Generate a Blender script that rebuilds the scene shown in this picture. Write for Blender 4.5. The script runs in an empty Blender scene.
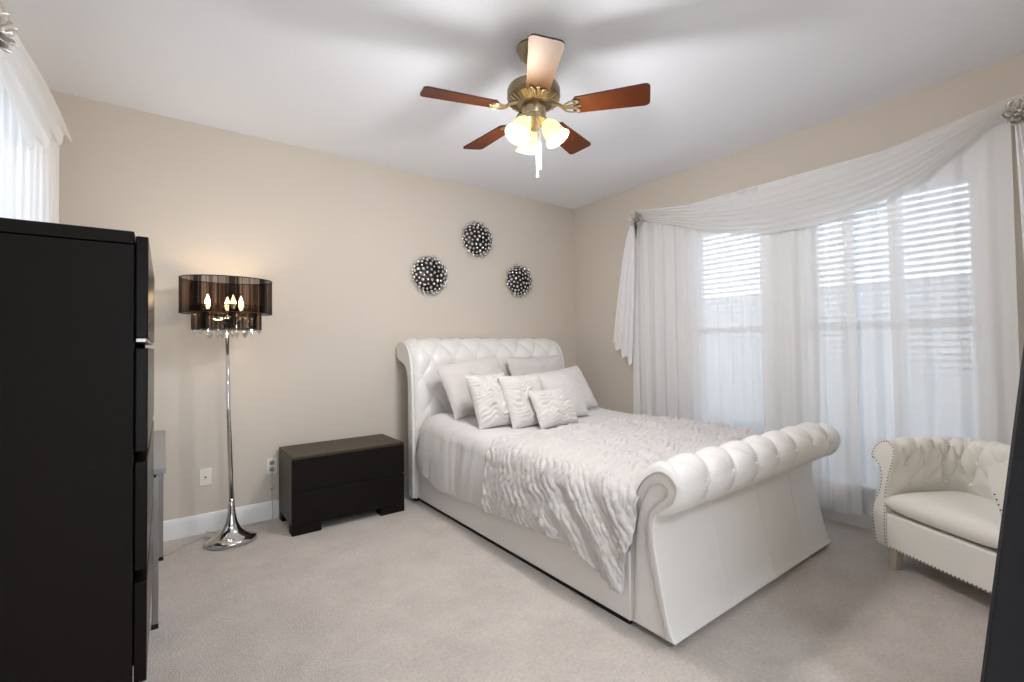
import bpy, bmesh, math, random
from math import sin, cos, pi, radians, sqrt, atan2, exp, floor as ffloor
from mathutils import Vector, Matrix, Quaternion, noise

random.seed(7)
S = bpy.context.scene
COL = S.collection

# ------------------------------------------------------------------ camera, world, exposure
YAW, PITCH, ROLL, FPX, SY, HZ = 0.63999497, 0.02237208, -0.01275567, 466.5446, 5.521, 1.27
_f = Vector((sin(YAW)*cos(PITCH), cos(YAW)*cos(PITCH), sin(PITCH)))
_r = Vector((cos(YAW), -sin(YAW), 0)); _u = _r.cross(_f)
_r2 = _r*cos(ROLL) + _u*sin(ROLL); _u2 = _u*cos(ROLL) - _r*sin(ROLL)
cd = bpy.data.cameras.new('camera'); cam = bpy.data.objects.new('camera', cd); COL.objects.link(cam)
cd.sensor_fit = 'HORIZONTAL'; cd.sensor_width = 36.0; cd.lens = FPX/1024*36.0
cd.shift_y = -SY/1024; cd.clip_start = 0.05; cd.clip_end = 200
cam.matrix_world = Matrix(((_r2.x, _u2.x, -_f.x, 0), (_r2.y, _u2.y, -_f.y, 0), (_r2.z, _u2.z, -_f.z, HZ), (0, 0, 0, 1)))
S.camera = cam
def pix(u, v, ax, val):
    "world point seen at a pixel, on the plane coordinate[ax] = val"
    d = _f + _r2*((u-512)/FPX) + _u2*((341-SY-v)/FPX)
    o = Vector((0, 0, HZ)); return o + d*((val-o[ax])/d[ax])

vs = S.view_settings
vs.view_transform = 'Standard'; vs.look = 'None'; vs.gamma = 1; vs.use_curve_mapping = False
vs.exposure = 0.68
S.cycles.max_bounces = 10; S.cycles.diffuse_bounces = 5; S.cycles.glossy_bounces = 4
S.cycles.transmission_bounces = 6; S.cycles.transparent_max_bounces = 24
S.cycles.caustics_reflective = False; S.cycles.caustics_refractive = False
S.cycles.sample_clamp_indirect = 6.0
S.cycles.use_denoising = True

W = bpy.data.worlds.new('sky'); S.world = W; W.use_nodes = True
wn = W.node_tree.nodes; wl = W.node_tree.links; wn.clear()
wo = wn.new('ShaderNodeOutputWorld'); bg = wn.new('ShaderNodeBackground')
tc = wn.new('ShaderNodeTexCoord'); sx = wn.new('ShaderNodeSeparateXYZ'); rp = wn.new('ShaderNodeValToRGB')
rp.color_ramp.elements[0].position = 0.0; rp.color_ramp.elements[0].color = (0.86, 0.92, 1.0, 1)
rp.color_ramp.elements[1].position = 0.6; rp.color_ramp.elements[1].color = (0.74, 0.86, 1.0, 1)
wl.new(tc.outputs['Generated'], sx.inputs[0]); wl.new(sx.outputs['Z'], rp.inputs[0])
wl.new(rp.outputs[0], bg.inputs['Color']); bg.inputs['Strength'].default_value = 2.8
wl.new(bg.outputs[0], wo.inputs[0])

XW, YW, H, XL = 3.835, 3.914, 2.862, -0.60
def portal(name, loc, rot, sx_, sy_):
    l = bpy.data.lights.new(name, 'AREA'); l.shape = 'RECTANGLE'; l.size = sx_; l.size_y = sy_
    l.cycles.is_portal = True
    o = bpy.data.objects.new(name, l); COL.objects.link(o); o.location = loc; o.rotation_euler = rot
portal('window_portal', (XW+0.16, 1.62, 1.24), (0, radians(90), 0), 2.1, 2.2)
portal('window_portal', (XL-0.16, 2.85, 1.3), (0, radians(-90), 0), 2.0, 1.4)
portal('fill_door_portal', (0.7, -3.28, 1.15), (radians(90), 0, 0), 2.5, 2.3)
def point(name, loc, power, col, size=0.03):
    l = bpy.data.lights.new(name, 'POINT'); l.energy = power; l.color = col; l.shadow_soft_size = size
    o = bpy.data.objects.new(name, l); COL.objects.link(o); o.location = loc; return o
LAMP_P = dict(fan=18.0, candle=3.0, fill=27.0)

# ------------------------------------------------------------------ materials
def lin(c): return tuple(((x/255)/12.92 if x/255 <= 0.04045 else ((x/255+0.055)/1.055)**2.4) for x in c)
M = {}
def mat(name, rgb, rough=0.5, metal=0.0, noise_s=0, noise_amt=0.0, bump_s=0, bump=0.0, coat=0.0, spec=0.5, sheen=0.0, stretch=None, bdist=0.01):
    m = bpy.data.materials.new(name); m.use_nodes = True
    n = m.node_tree.nodes; l = m.node_tree.links; b = n['Principled BSDF']
    c = lin(rgb)
    b.inputs['Base Color'].default_value = (*c, 1); b.inputs['Roughness'].default_value = rough
    b.inputs['Metallic'].default_value = metal; b.inputs['Specular IOR Level'].default_value = spec
    b.inputs['Coat Weight'].default_value = coat; b.inputs['Coat Roughness'].default_value = 0.12
    b.inputs['Sheen Weight'].default_value = sheen
    t = n.new('ShaderNodeTexCoord'); vec = t.outputs['Object']
    if stretch:
        mp = n.new('ShaderNodeMapping'); mp.inputs['Scale'].default_value = stretch; l.new(vec, mp.inputs[0]); vec = mp.outputs[0]
    if noise_s:
        x = n.new('ShaderNodeTexNoise'); x.inputs['Scale'].default_value = noise_s; x.inputs['Detail'].default_value = 5
        l.new(vec, x.inputs['Vector'])
        mx = n.new('ShaderNodeMix'); mx.data_type = 'RGBA'
        mx.inputs[6].default_value = (*[v*(1-noise_amt) for v in c], 1); mx.inputs[7].default_value = (*[min(1, v*(1+noise_amt)) for v in c], 1)
        l.new(x.outputs['Fac'], mx.inputs[0]); l.new(mx.outputs[2], b.inputs['Base Color'])
    if bump_s:
        x = n.new('ShaderNodeTexNoise'); x.inputs['Scale'].default_value = bump_s; x.inputs['Detail'].default_value = 4
        l.new(vec, x.inputs['Vector'])
        bp = n.new('ShaderNodeBump'); bp.inputs['Strength'].default_value = bump; bp.inputs['Distance'].default_value = bdist
        l.new(x.outputs['Fac'], bp.inputs['Height']); l.new(bp.outputs[0], b.inputs['Normal'])
    M[name] = m; return m
def sheer(name, rgb, transp, transl=0.5):
    m = bpy.data.materials.new(name); m.use_nodes = True
    n = m.node_tree.nodes; l = m.node_tree.links; n.clear()
    o = n.new('ShaderNodeOutputMaterial'); a = n.new('ShaderNodeMixShader'); c = n.new('ShaderNodeMixShader')
    d = n.new('ShaderNodeBsdfDiffuse'); t = n.new('ShaderNodeBsdfTranslucent'); p = n.new('ShaderNodeBsdfTransparent')
    k = (*lin(rgb), 1); d.inputs[0].default_value = k; t.inputs[0].default_value = k
    a.inputs[0].default_value = transl; l.new(d.outputs[0], a.inputs[1]); l.new(t.outputs[0], a.inputs[2])
    c.inputs[0].default_value = transp; l.new(a.outputs[0], c.inputs[1]); l.new(p.outputs[0], c.inputs[2]); l.new(c.outputs[0], o.inputs[0])
    M[name] = m; return m
def glass(name, rgb=(255, 255, 255), gl=0.08):
    m = bpy.data.materials.new(name); m.use_nodes = True
    n = m.node_tree.nodes; l = m.node_tree.links; n.clear()
    o = n.new('ShaderNodeOutputMaterial'); c = n.new('ShaderNodeMixShader')
    p = n.new('ShaderNodeBsdfTransparent'); g = n.new('ShaderNodeBsdfGlossy'); g.inputs['Roughness'].default_value = 0.02
    p.inputs[0].default_value = (*lin(rgb), 1); c.inputs[0].default_value = gl
    l.new(p.outputs[0], c.inputs[1]); l.new(g.outputs[0], c.inputs[2]); l.new(c.outputs[0], o.inputs[0])
    M[name] = m; return m
def glow(name, rgb, strength, base=(255, 250, 240)):
    m = mat(name, base, 0.4); b = m.node_tree.nodes['Principled BSDF']
    b.inputs['Emission Color'].default_value = (*lin(rgb), 1); b.inputs['Emission Strength'].default_value = strength; return m

mat('wall_paint', (214, 205, 193), 0.75, noise_s=3, noise_amt=0.012, bump_s=90, bump=0.08, spec=0.3)
mat('ceiling_paint', (240, 243, 249), 0.9, bump_s=70, bump=0.1, spec=0.2)
mat('trim_white', (236, 236, 236), 0.45)
mat('carpet', (218, 210, 203), 1.0, noise_s=70, noise_amt=0.22, bump_s=160, bump=0.9, spec=0.05, bdist=0.012)
_m = M['carpet']; _n = _m.node_tree.nodes; _l = _m.node_tree.links; _b = _n['Principled BSDF']
_src = _b.inputs['Base Color'].links[0].from_socket
_t = _n.new('ShaderNodeTexCoord'); _x = _n.new('ShaderNodeTexNoise'); _x.inputs['Scale'].default_value = 3.2; _x.inputs['Detail'].default_value = 6; _x.inputs['Roughness'].default_value = 0.7
_l.new(_t.outputs['Object'], _x.inputs['Vector'])
_r = _n.new('ShaderNodeMapRange'); _r.inputs[1].default_value = 0.3; _r.inputs[2].default_value = 0.7; _r.inputs[3].default_value = 0.86; _r.inputs[4].default_value = 1.06
_l.new(_x.outputs['Fac'], _r.inputs[0]); _h = _n.new('ShaderNodeVectorMath'); _h.operation = 'SCALE'
_l.new(_src, _h.inputs[0]); _l.new(_r.outputs[0], _h.inputs['Scale']); _l.new(_h.outputs[0], _b.inputs['Base Color'])
mat('leather', (234, 232, 229), 0.31, noise_s=6, noise_amt=0.015, bump_s=240, bump=0.06, spec=0.45)
mat('leather_cream', (243, 241, 234), 0.42, noise_s=6, noise_amt=0.015, bump_s=240, bump=0.05, spec=0.45)
mat('piping_leather', (186, 179, 172), 0.5)
mat('satin_white', (218, 216, 215), 0.6, bump_s=60, bump=0.10, sheen=0.2, stretch=(8, 1, 1))
mat('ruched_white', (206, 203, 201), 0.65, bump_s=70, bump=0.25, sheen=0.2)
mat('pillow_cotton', (212, 208, 205), 0.75, bump_s=120, bump=0.12, sheen=0.2)
mat('mattress_cloth', (215, 213, 210), 0.9, bump_s=150, bump=0.1)
mat('espresso', (22, 17, 15), 0.5, noise_s=14, noise_amt=0.22, bump_s=60, bump=0.03, spec=0.12, stretch=(1, 1, 9))
mat('espresso_gloss', (22, 17, 15), 0.25, noise_s=14, noise_amt=0.2, spec=0.10, stretch=(1, 1, 9))
mat('espresso_lamplit', (62, 50, 35), 0.42, noise_s=12, noise_amt=0.15, spec=0.3, stretch=(1, 8, 1))  # lighter copy of espresso, with the floor lamp's light put into its colour
mat('black_gap', (12, 11, 11), 0.8)
mat('chrome', (205, 203, 200), 0.10, 1.0)
mat('steel', (170, 168, 166), 0.28, 1.0)
mat('silver_bead', (225, 225, 225), 0.18, 1.0)
mat('petal_silver', (226, 222, 216), 0.42, 0.7)
mat('gunmetal', (70, 68, 66), 0.4, 1.0)
mat('grey_top', (150, 149, 147), 0.45)
mat('brass', (186, 170, 138), 0.28, 1.0)
mat('antique_brass', (150, 136, 110), 0.34, 1.0)
mat('mahogany', (66, 26, 9), 0.48, noise_s=6, noise_amt=0.75, spec=0.38, stretch=(1.5, 30, 1))
M['mahogany'].node_tree.nodes['Principled BSDF'].inputs['Specular Tint'].default_value = (1.0, 0.62, 0.20, 1)   # gold of warm bulb reflections put into the sheen colour
mat('blade_edge', (45, 20, 12), 0.4)
mat('vinyl_white', (238, 238, 238), 0.4)
sheer('slat_white', (238, 240, 243), 0.0, 0.2)
mat('plate_white', (236, 232, 222), 0.4)
mat('socket_grey', (150, 148, 145), 0.5)
mat('nail_dark', (88, 78, 70), 0.35, 1.0)
mat('leg_wood', (196, 186, 172), 0.5, noise_s=18, noise_amt=0.1, stretch=(6, 6, 1))
mat('frame_dark', (31, 32, 37), 0.6, spec=0.25, bump_s=50, bump=0.04)
mat('cord_clear', (190, 184, 176), 0.4)
mat('patio', (92, 98, 96), 0.9, noise_s=3, noise_amt=0.1, bump_s=60, bump=0.2)
mat('candle_sleeve', (235, 230, 220), 0.5)
sheer('sheer_white', (252, 253, 255), 0.16, 0.17)
sheer('scarf_white', (248, 248, 247), 0.17, 0.35)
sheer('organza_dense', (12, 10, 12), 0.04, 0.3)
sheer('organza_mid', (26, 20, 19), 0.20, 0.35)
sheer('organza_thin', (70, 52, 42), 0.42, 0.5)
glass('pane_glass', (250, 252, 252), 0.06)
glass('crystal_glass', (245, 248, 250), 0.35)
mat('mirror_glass', (235, 235, 235), 0.02, 1.0)
glow('bulb_warm', (255, 214, 150), 40.0)
glow('shade_lit', (255, 226, 150), 1.2, (150, 128, 84))
glow('fill_diffuser', (246, 249, 255), 6.0)

# ------------------------------------------------------------------ mesh helpers
WLOC = {}
class G:
    def __init__(s): s.v = []; s.f = []; s.m = []
    def add(s, v, f, mi=0):
        b = len(s.v); s.v += [tuple(p) for p in v]; s.f += [tuple(i+b for i in q) for q in f]; s.m += [mi]*len(f); return s
    def box(s, x0, x1, y0, y1, z0, z1, mi=0):
        v = [(x, y, z) for z in (z0, z1) for y in (y0, y1) for x in (x0, x1)]
        return s.add(v, [(0, 2, 3, 1), (4, 5, 7, 6), (0, 1, 5, 4), (2, 6, 7, 3), (0, 4, 6, 2), (1, 3, 7, 5)], mi)
    def grid(s, fn, nu, nv, cu=False, cv=False, mi=0, flip=False, mfn=None):
        V = [fn(i/(nu if cu else nu), j/(nv if cv else nv)) for i in range(nu + (0 if cu else 1)) for j in range(nv + (0 if cv else 1))]
        cj = nv + (0 if cv else 1); ci = nu + (0 if cu else 1); F = []; mm = []
        for i in range(nu):
            for j in range(nv):
                q = (i*cj+j, ((i+1) % ci)*cj+j, ((i+1) % ci)*cj+(j+1) % cj, i*cj+(j+1) % cj)
                F.append(q[::-1] if flip else q); mm.append(mfn(i, j) if mfn else mi)
        b = len(s.f); s.add(V, F, mi); s.m[b:] = mm; return s
    def tube(s, pts, r, n=8, mi=0, closed=False, cap=True):
        pts = [Vector(p) for p in pts]; k = len(pts); V = []; up = None
        rr = r if isinstance(r, (list, tuple)) else [r]*k
        for i, p in enumerate(pts):
            a = pts[(i-1) % k] if (closed or i > 0) else p; c = pts[(i+1) % k] if (closed or i < k-1) else p
            t = (c-a).normalized()
            if up is None: up = Vector((0, 0, 1)) if abs(t.z) < 0.9 else Vector((1, 0, 0))
            e1 = (up - t*up.dot(t)).normalized(); e2 = t.cross(e1); up = e1
            for j in range(n):
                w = 2*pi*j/n; V.append(p + (e1*cos(w) + e2*sin(w))*rr[i])
        F = []
        for i in range(k if closed else k-1):
            for j in range(n):
                F.append((i*n+j, i*n+(j+1) % n, ((i+1) % k)*n+(j+1) % n, ((i+1) % k)*n+j))
        if cap and not closed: F.append(tuple(range(n))[::-1]); F.append(tuple((k-1)*n+j for j in range(n)))
        return s.add(V, F, mi)
    def lathe(s, prof, n=32, c=(0, 0, 0), sx=1, sy=1, mi=0, mat4=None, cap=True):
        V = []; k = len(prof)
        for r, z in prof:
            for j in range(n):
                w = 2*pi*j/n; p = Vector((r*cos(w)*sx, r*sin(w)*sy, z))
                p = (mat4 @ p) if mat4 else p + Vector(c); V.append(p)
        F = [(i*n+j, i*n+(j+1) % n, (i+1)*n+(j+1) % n, (i+1)*n+j) for i in range(k-1) for j in range(n)]
        if cap:
            if prof[0][0] > 1e-6: F.append(tuple(range(n))[::-1])
            if prof[-1][0] > 1e-6: F.append(tuple((k-1)*n+j for j in range(n)))
        return s.add(V, F, mi)
    def ball(s, c, r, n=12, m=8, sc=(1, 1, 1), mi=0):
        V = [(c[0], c[1], c[2]-r*sc[2])]
        for i in range(1, m):
            a = -pi/2 + pi*i/m
            for j in range(n):
                w = 2*pi*j/n; V.append((c[0]+r*cos(a)*cos(w)*sc[0], c[1]+r*cos(a)*sin(w)*sc[1], c[2]+r*sin(a)*sc[2]))
        V.append((c[0], c[1], c[2]+r*sc[2])); F = []
        for j in range(n): F.append((0, 1+(j+1) % n, 1+j))
        for i in range(m-2):
            for j in range(n): F.append((1+i*n+j, 1+i*n+(j+1) % n, 1+(i+1)*n+(j+1) % n, 1+(i+1)*n+j))
        e = len(V)-1
        for j in range(n): F.append((1+(m-2)*n+j, 1+(m-2)*n+(j+1) % n, e))
        return s.add(V, F, mi)
    def prism(s, poly, a0, a1, axis=0, mi=0):
        "closed 2-D outline swept along an axis, capped"
        def P(a, p):
            return (a, p[0], p[1]) if axis == 0 else ((p[0], a, p[1]) if axis == 1 else (p[0], p[1], a))
        k = len(poly); V = [P(a0, p) for p in poly] + [P(a1, p) for p in poly]
        F = [(i, (i+1) % k, k+(i+1) % k, k+i) for i in range(k)] + [tuple(range(k))[::-1], tuple(range(k, 2*k))]
        return s.add(V, F, mi)
    def build(s, name, mats, parent=None, local=False, bevel=0, smooth=35, solid=0, seg=2):
        me = bpy.data.meshes.new(name); off = Vector((0, 0, 0))
        if parent is not None and not local: off = WLOC.get(parent.name, Vector((0, 0, 0)))
        me.from_pydata([tuple(Vector(p)-off) for p in s.v], [], s.f)
        ms = mats if isinstance(mats, (list, tuple)) else [mats]
        for m in ms: me.materials.append(M[m])
        if len(ms) > 1: me.polygons.foreach_set('material_index', s.m)
        bm = bmesh.new(); bm.from_mesh(me); bmesh.ops.recalc_face_normals(bm, faces=bm.faces); bm.to_mesh(me); bm.free()
        me.polygons.foreach_set('use_smooth', [True]*len(me.polygons))
        if smooth < 180: me.set_sharp_from_angle(angle=radians(smooth))
        o = bpy.data.objects.new(name, me); COL.objects.link(o)
        if parent is not None: o.parent = parent
        WLOC[o.name] = off
        if bevel:
            b = o.modifiers.new('bevel', 'BEVEL'); b.width = bevel; b.segments = seg; b.limit_method = 'ANGLE'; b.angle_limit = radians(35); b.harden_normals = False
        if solid:
            b = o.modifiers.new('thickness', 'SOLIDIFY'); b.thickness = solid; b.offset = 0
        return o
def thing(name, label, cat, loc, rz=0, group=None):
    o = bpy.data.objects.new(name, None); COL.objects.link(o); o.location = loc; o.rotation_euler = (0, 0, rz)
    o.empty_display_size = 0.1; WLOC[o.name] = Vector(loc); return tag(o, label, cat, group)
def tag(o, label, cat, group=None):
    o['label'] = label; o['category'] = cat
    if group: o['group'] = group
    return o
def struct(o): o['kind'] = 'structure'; return o
def place(src, parent, loc, rot=None, scale=None):
    "another instance of a small part, sharing its mesh"
    c = src.copy(); COL.objects.link(c); c.parent = parent; c.location = loc
    if rot is not None: c.rotation_mode = 'QUATERNION'; c.rotation_quaternion = rot
    if scale is not None: c.scale = (scale,)*3
    return c
def interp(tab, x):
    if x <= tab[0][0]: return tab[0][1]
    for (a, b), (c, d) in zip(tab, tab[1:]):
        if x <= c:
            t = (x-a)/(c-a); t = t*t*(3-2*t) if len(tab) > 2 else t
            return b + (d-b)*t
    return tab[-1][1]
def lerpt(tab, x):
    if x <= tab[0][0]: return tab[0][1]
    for (a, b), (c, d) in zip(tab, tab[1:]):
        if x <= c: return b + (d-b)*(x-a)/(c-a)
    return tab[-1][1]
def catmull(P, n):
    "smooth open curve through 2-D/3-D points"
    P = [Vector(p) for p in P]; out = []
    for i in range(len(P)-1):
        a = P[i-1] if i else P[0]*2-P[1]; b = P[i]; c = P[i+1]; d = P[i+2] if i+2 < len(P) else P[-1]*2-P[-2]
        for k in range(n):
            t = k/n
            out.append(0.5*((2*b) + (c-a)*t + (2*a-5*b+4*c-d)*t*t + (3*b-a-3*c+d)*t**3))
    out.append(P[-1]); return out
class Path:
    "arc-length parametrised 2-D polyline with normals"
    def __init__(s, pts):
        s.p = [Vector(q) for q in pts]; s.l = [0.0]
        for a, b in zip(s.p, s.p[1:]): s.l.append(s.l[-1] + (b-a).length)
        s.L = s.l[-1]
    def at(s, d):
        d = max(0, min(s.L, d))
        for i in range(len(s.p)-1):
            if d <= s.l[i+1] or i == len(s.p)-2:
                t = (d-s.l[i])/max(1e-9, s.l[i+1]-s.l[i]); q = s.p[i].lerp(s.p[i+1], t)
                a = s.p[max(0, i-1)]; b = s.p[min(len(s.p)-1, i+2)]; tg = (b-a).normalized(); return q, tg
def nz(x, y, z=0.0): return noise.noise(Vector((x, y, z)))
def tuft(a, b, p=0.42):
    "0 on diamond creases and buttons, 1 on puffs; buttons where a, b are both whole or both half"
    return (abs(sin(pi*(a+b)))*abs(sin(pi*(a-b))))**p

# ------------------------------------------------------------------ room shell
Y0 = -3.2                                   # the adjoining room ends here
struct(G().box(XL-0.3, XW+0.3, Y0-0.3, YW+0.3, -0.1, 0).build('floor', 'carpet'))
struct(G().box(XL-0.3, XW+0.3, Y0-0.3, YW+0.3, H, H+0.12).build('ceiling', 'ceiling_paint'))
struct(G().box(XL-0.12, XW+0.12, YW, YW+0.12, 0, H).build('wall_back', 'wall_paint'))
def wall_x(name, x0, x1, ya, yb, holes):
    g = G(); y = ya
    for (h0, h1, z0, z1) in holes:
        g.box(x0, x1, y, h0, 0, H); g.box(x0, x1, h0, h1, 0, z0); g.box(x0, x1, h0, h1, z1, H); y = h1
    g.box(x0, x1, y, yb, 0, H); return struct(g.build(name, 'wall_paint'))
WZ0, WZ1 = 0.26, 2.305
W1 = (1.73, 2.41); W2 = (0.55, 1.47)
wall_x('wall_right', XW, XW+0.14, Y0, YW, [(W2[0], W2[1], WZ0, WZ1), (W1[0], W1[1], WZ0, WZ1)])
W3 = (2.30, 3.40)
wall_x('wall_left', XL-0.14, XL, Y0, YW, [(W3[0], W3[1], 0.4, WZ1)])
struct(G().box(1.55, XW, -0.29, -0.15, 0, H).build('wall_near', 'wall_paint'))
g = G(); g.box(XL, -0.5, Y0-0.14, Y0, 0, H); g.box(1.9, XW, Y0-0.14, Y0, 0, H); g.box(-0.5, 1.9, Y0-0.14, Y0, 2.3, H)
struct(g.build('wall_rear', 'wall_paint'))
def baseboard(name, p0, p1, nrm):
    prof = [(0, 0), (0.016, 0), (0.016, 0.095), (0.013, 0.115), (0.008, 0.128), (0, 0.132)]
    p0 = Vector(p0); p1 = Vector(p1); nrm = Vector(nrm); k = len(prof); g = G()
    V = [q + nrm*a + Vector((0, 0, b)) for q in (p0, p1) for a, b in prof]
    g.add(V, [(i, (i+1) % k, k+(i+1) % k, k+i) for i in range(k)] + [tuple(range(k)), tuple(range(k, 2*k))])
    return struct(g.build(name, 'trim_white', smooth=40))
baseboard('baseboard_back', (XL, YW, 0), (XW, YW, 0), (0, -1, 0))
baseboard('baseboard_right', (XW, -0.15, 0), (XW, YW-0.016, 0), (-1, 0, 0))
baseboard('baseboard_left', (XL, Y0, 0), (XL, YW-0.016, 0), (1, 0, 0))
baseboard('baseboard_near', (1.55, -0.15, 0), (XW-0.016, -0.15, 0), (0, 1, 0))

def window_x(name, xin, sgn, ya, yb, z0, z1):
    "double-hung window in an opening of a wall of constant x; sgn = +1 when outdoors is +x"
    e = bpy.data.objects.new(name, None); COL.objects.link(e); e.location = (xin, (ya+yb)/2, z0); e['kind'] = 'structure'; WLOC[e.name] = Vector(e.location)
    xa = xin + sgn*0.08; xb = xin + sgn*0.13; x0, x1 = min(xa, xb), max(xa, xb); f = 0.045; zm = z0 + (z1-z0)*0.55
    g = G(); g.box(x0, x1, ya, ya+f, z0, z1); g.box(x0, x1, yb-f, yb, z0, z1); g.box(x0, x1, ya+f, yb-f, z0, z0+f); g.box(x0, x1, ya+f, yb-f, z1-f, z1)
    g.build('window_frame', 'vinyl_white', e, bevel=0.004)
    G().box(x0+0.008, x1-0.008, ya+f, yb-f, zm-0.025, zm+0.025).build('meeting_rail', 'vinyl_white', e, bevel=0.004)
    xm = (x0+x1)/2
    for za, zb in ((z0+f, zm-0.025), (zm+0.025, z1-f)):
        G().box(xm-0.003, xm+0.003, ya+f, yb-f, za, zb).build('pane', 'pane_glass', e)
    s0, s1 = sorted((xin - sgn*0.025, xin + sgn*0.08))
    G().box(s0, s1, ya-0.0, yb+0.0, z0, z0+0.022).build('sill', 'trim_white', e, bevel=0.005)
    return e
window_x('window_1', XW, 1, W1[0], W1[1], WZ0, WZ1)
window_x('window_2', XW, 1, W2[0], W2[1], WZ0, WZ1)
window_x('window_3', XL, -1, W3[0], W3[1], 0.4, WZ1)
# wide glazed door added unseen behind the camera to let in fill daylight
e = bpy.data.objects.new('fill_door_1', None); COL.objects.link(e); e.location = (0.7, Y0, 0); e['kind'] = 'structure'; WLOC[e.name] = Vector(e.location)
g = G()
for xx in (-0.5, 0.66, 1.82): g.box(xx, xx+0.08, Y0-0.11, Y0-0.05, 0, 2.3)
g.box(-0.42, 1.82, Y0-0.11, Y0-0.05, 0, 0.08); g.box(-0.42, 1.82, Y0-0.11, Y0-0.05, 2.22, 2.3)
g.build('door_frame', 'vinyl_white', e, bevel=0.004)
for xa, xb in ((-0.42, 0.66), (0.74, 1.82)): G().box(xa, xb, Y0-0.083, Y0-0.077, 0.08, 2.22).build('pane', 'pane_glass', e)
# outdoors
struct(G().box(XW+0.3, 40, -30, 30, -0.35, -0.25).build('ground_outside', 'patio'))

mat('fence_white', (206, 210, 214), 0.7, noise_s=2, noise_amt=0.03)  # pale boards added outdoors to lighten what shows between the slats
fc = thing('fence', 'tall white board fence added outside to lighten the view through the blinds', 'fence', (9.0, 1.6, -0.25))
g = G(); y = -8.0
while y < 12: g.box(9.0, 9.03, y, y+0.192, -0.25, 2.15); y += 0.2
g.box(9.03, 9.07, -8, 12, 0.1, 0.2); g.box(9.03, 9.07, -8, 12, 1.75, 1.85)
g.build('boards', 'fence_white', fc)
G().box(8.985, 9.045, -8, 12, 2.15, 2.20).build('top_rail', 'fence_white', fc)

def blind(ya, yb, x, z0, z1, tilt, label):
    t = thing('window_blind', label, 'blind', (x, (ya+yb)/2, z1), group='slatted blinds behind the sheers')
    ya += 0.012; yb -= 0.012
    G().box(x-0.028, x+0.028, ya, yb, z1-0.05, z1-0.004).build('headrail', 'slat_white', t, bevel=0.004)
    g = G(); z = z1-0.075; c, s = cos(tilt), sin(tilt)
    while z > z0+0.05:
        prof = [(-0.025, 0), (-0.012, 0.0022), (0, 0.003), (0.012, 0.0022), (0.025, 0)]
        prof = prof + [(a, b-0.0025) for a, b in prof[::-1]]
        g.prism([(x+a*c-b*s, z+a*s+b*c) for a, b in prof], ya, yb, axis=1)
        z -= 0.0435
    g.build('slats', 'slat_white', t)
    G().box(x-0.024, x+0.024, ya, yb, z+0.008, z+0.026).build('bottom_rail', 'slat_white', t, bevel=0.004)
    for y in (ya+0.09, yb-0.09):
        h = G()
        for dx in (-0.027, 0.027): h.tube([(x+dx, y, z1-0.05), (x+dx, y, z+0.02)], 0.0011, 4)
        h.build('ladder_cord', 'slat_white', t)
    G().tube([(x-0.034, yb-0.05, z1-0.05), (x-0.036, yb-0.05, z1-0.95)], 0.004, 6).build('tilt_wand', 'crystal_glass', t)
blind(W1[0], W1[1], XW+0.038, WZ0+0.024, WZ1, radians(-9), 'white slatted blind nearer the back corner, behind the left part of the sheers')
blind(W3[0], W3[1], XL-0.038, 0.424, WZ1, radians(20), 'white slatted blind added to dim the left window, behind the sheer and the tall chest')  # unseen blind put in to cut the left window's brightness
blind(W2[0], W2[1], XW+0.038, WZ0+0.024, WZ1, radians(-16), 'white slatted blind in the wider window, behind the armchair')

# ------------------------------------------------------------------ sleigh bed
BX0, BX1 = 1.68, 3.325
bed = thing('sleigh_bed', 'white leather sleigh bed with button-tufted rolled headboard and footboard', 'bed', (2.49, 2.5, 0))
def rolled_board(name, prof, x0, x1, mat_, parent, bev=0.012):
    return G().prism([tuple(p) for p in prof], x0, x1, axis=0).build(name, mat_, parent, smooth=38, bevel=bev, seg=3)
# headboard
hb_front = [(3.575, 0.03), (3.575, 0.5), (3.578, 0.8), (3.588, 1.0), (3.605, 1.13), (3.645, 1.235), (3.715, 1.30), (3.80, 1.318), (3.865, 1.295), (3.895, 1.235), (3.88, 1.18)]
hb_back = [(3.84, 1.155), (3.78, 1.14), (3.72, 1.11), (3.675, 1.05), (3.66, 0.9), (3.66, 0.03)]
HF = catmull(hb_front, 8); HX0, HX1 = 1.63, 3.36
hbk = catmull([hb_front[-1]] + hb_back, 6)[1:]
head = rolled_board('headboard', list(HF) + list(hbk), HX0, HX1, 'leather', bed)
hp = Path(HF)
# button lattice on the face: rows measured back from the crest
crest = [d for d in [hp.L*i/400 for i in range(400)] if hp.at(d)[0].y < 3.70][-1]
CXs, RWs = 0.22, 0.15
def hb_pt(u, v):
    x = HX0+0.035 + u*(HX1-HX0-0.07); d = 0.55 + v*(hp.L-0.02-0.55)
    q, t = hp.at(d); nrm = Vector((-t.y, t.x))
    a = (x-1.72)/CXs; b = (d-crest)/RWs
    edge = min(1, min(u, 1-u)*22)*min(1, v*9)*min(1, (1-v)*10)
    h = tuft(a/1.0*0.5 + 0.0, b*0.5) if False else (abs(sin(pi*(a+b/2)))*abs(sin(pi*(a-b/2))))**0.40
    fade = 1.0 if d < crest+0.06 else max(0, 1-(d-crest-0.06)/0.08)
    hh = 0.010 + 0.024*(h*fade + 0.75*(1-fade))
    q = q + nrm*(hh*(edge**0.5)+0.001)
    return (x, q.x, q.y)
G().grid(hb_pt, 150, 90).build('tufted_panel', 'leather', head, smooth=180)
btn = None
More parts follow.
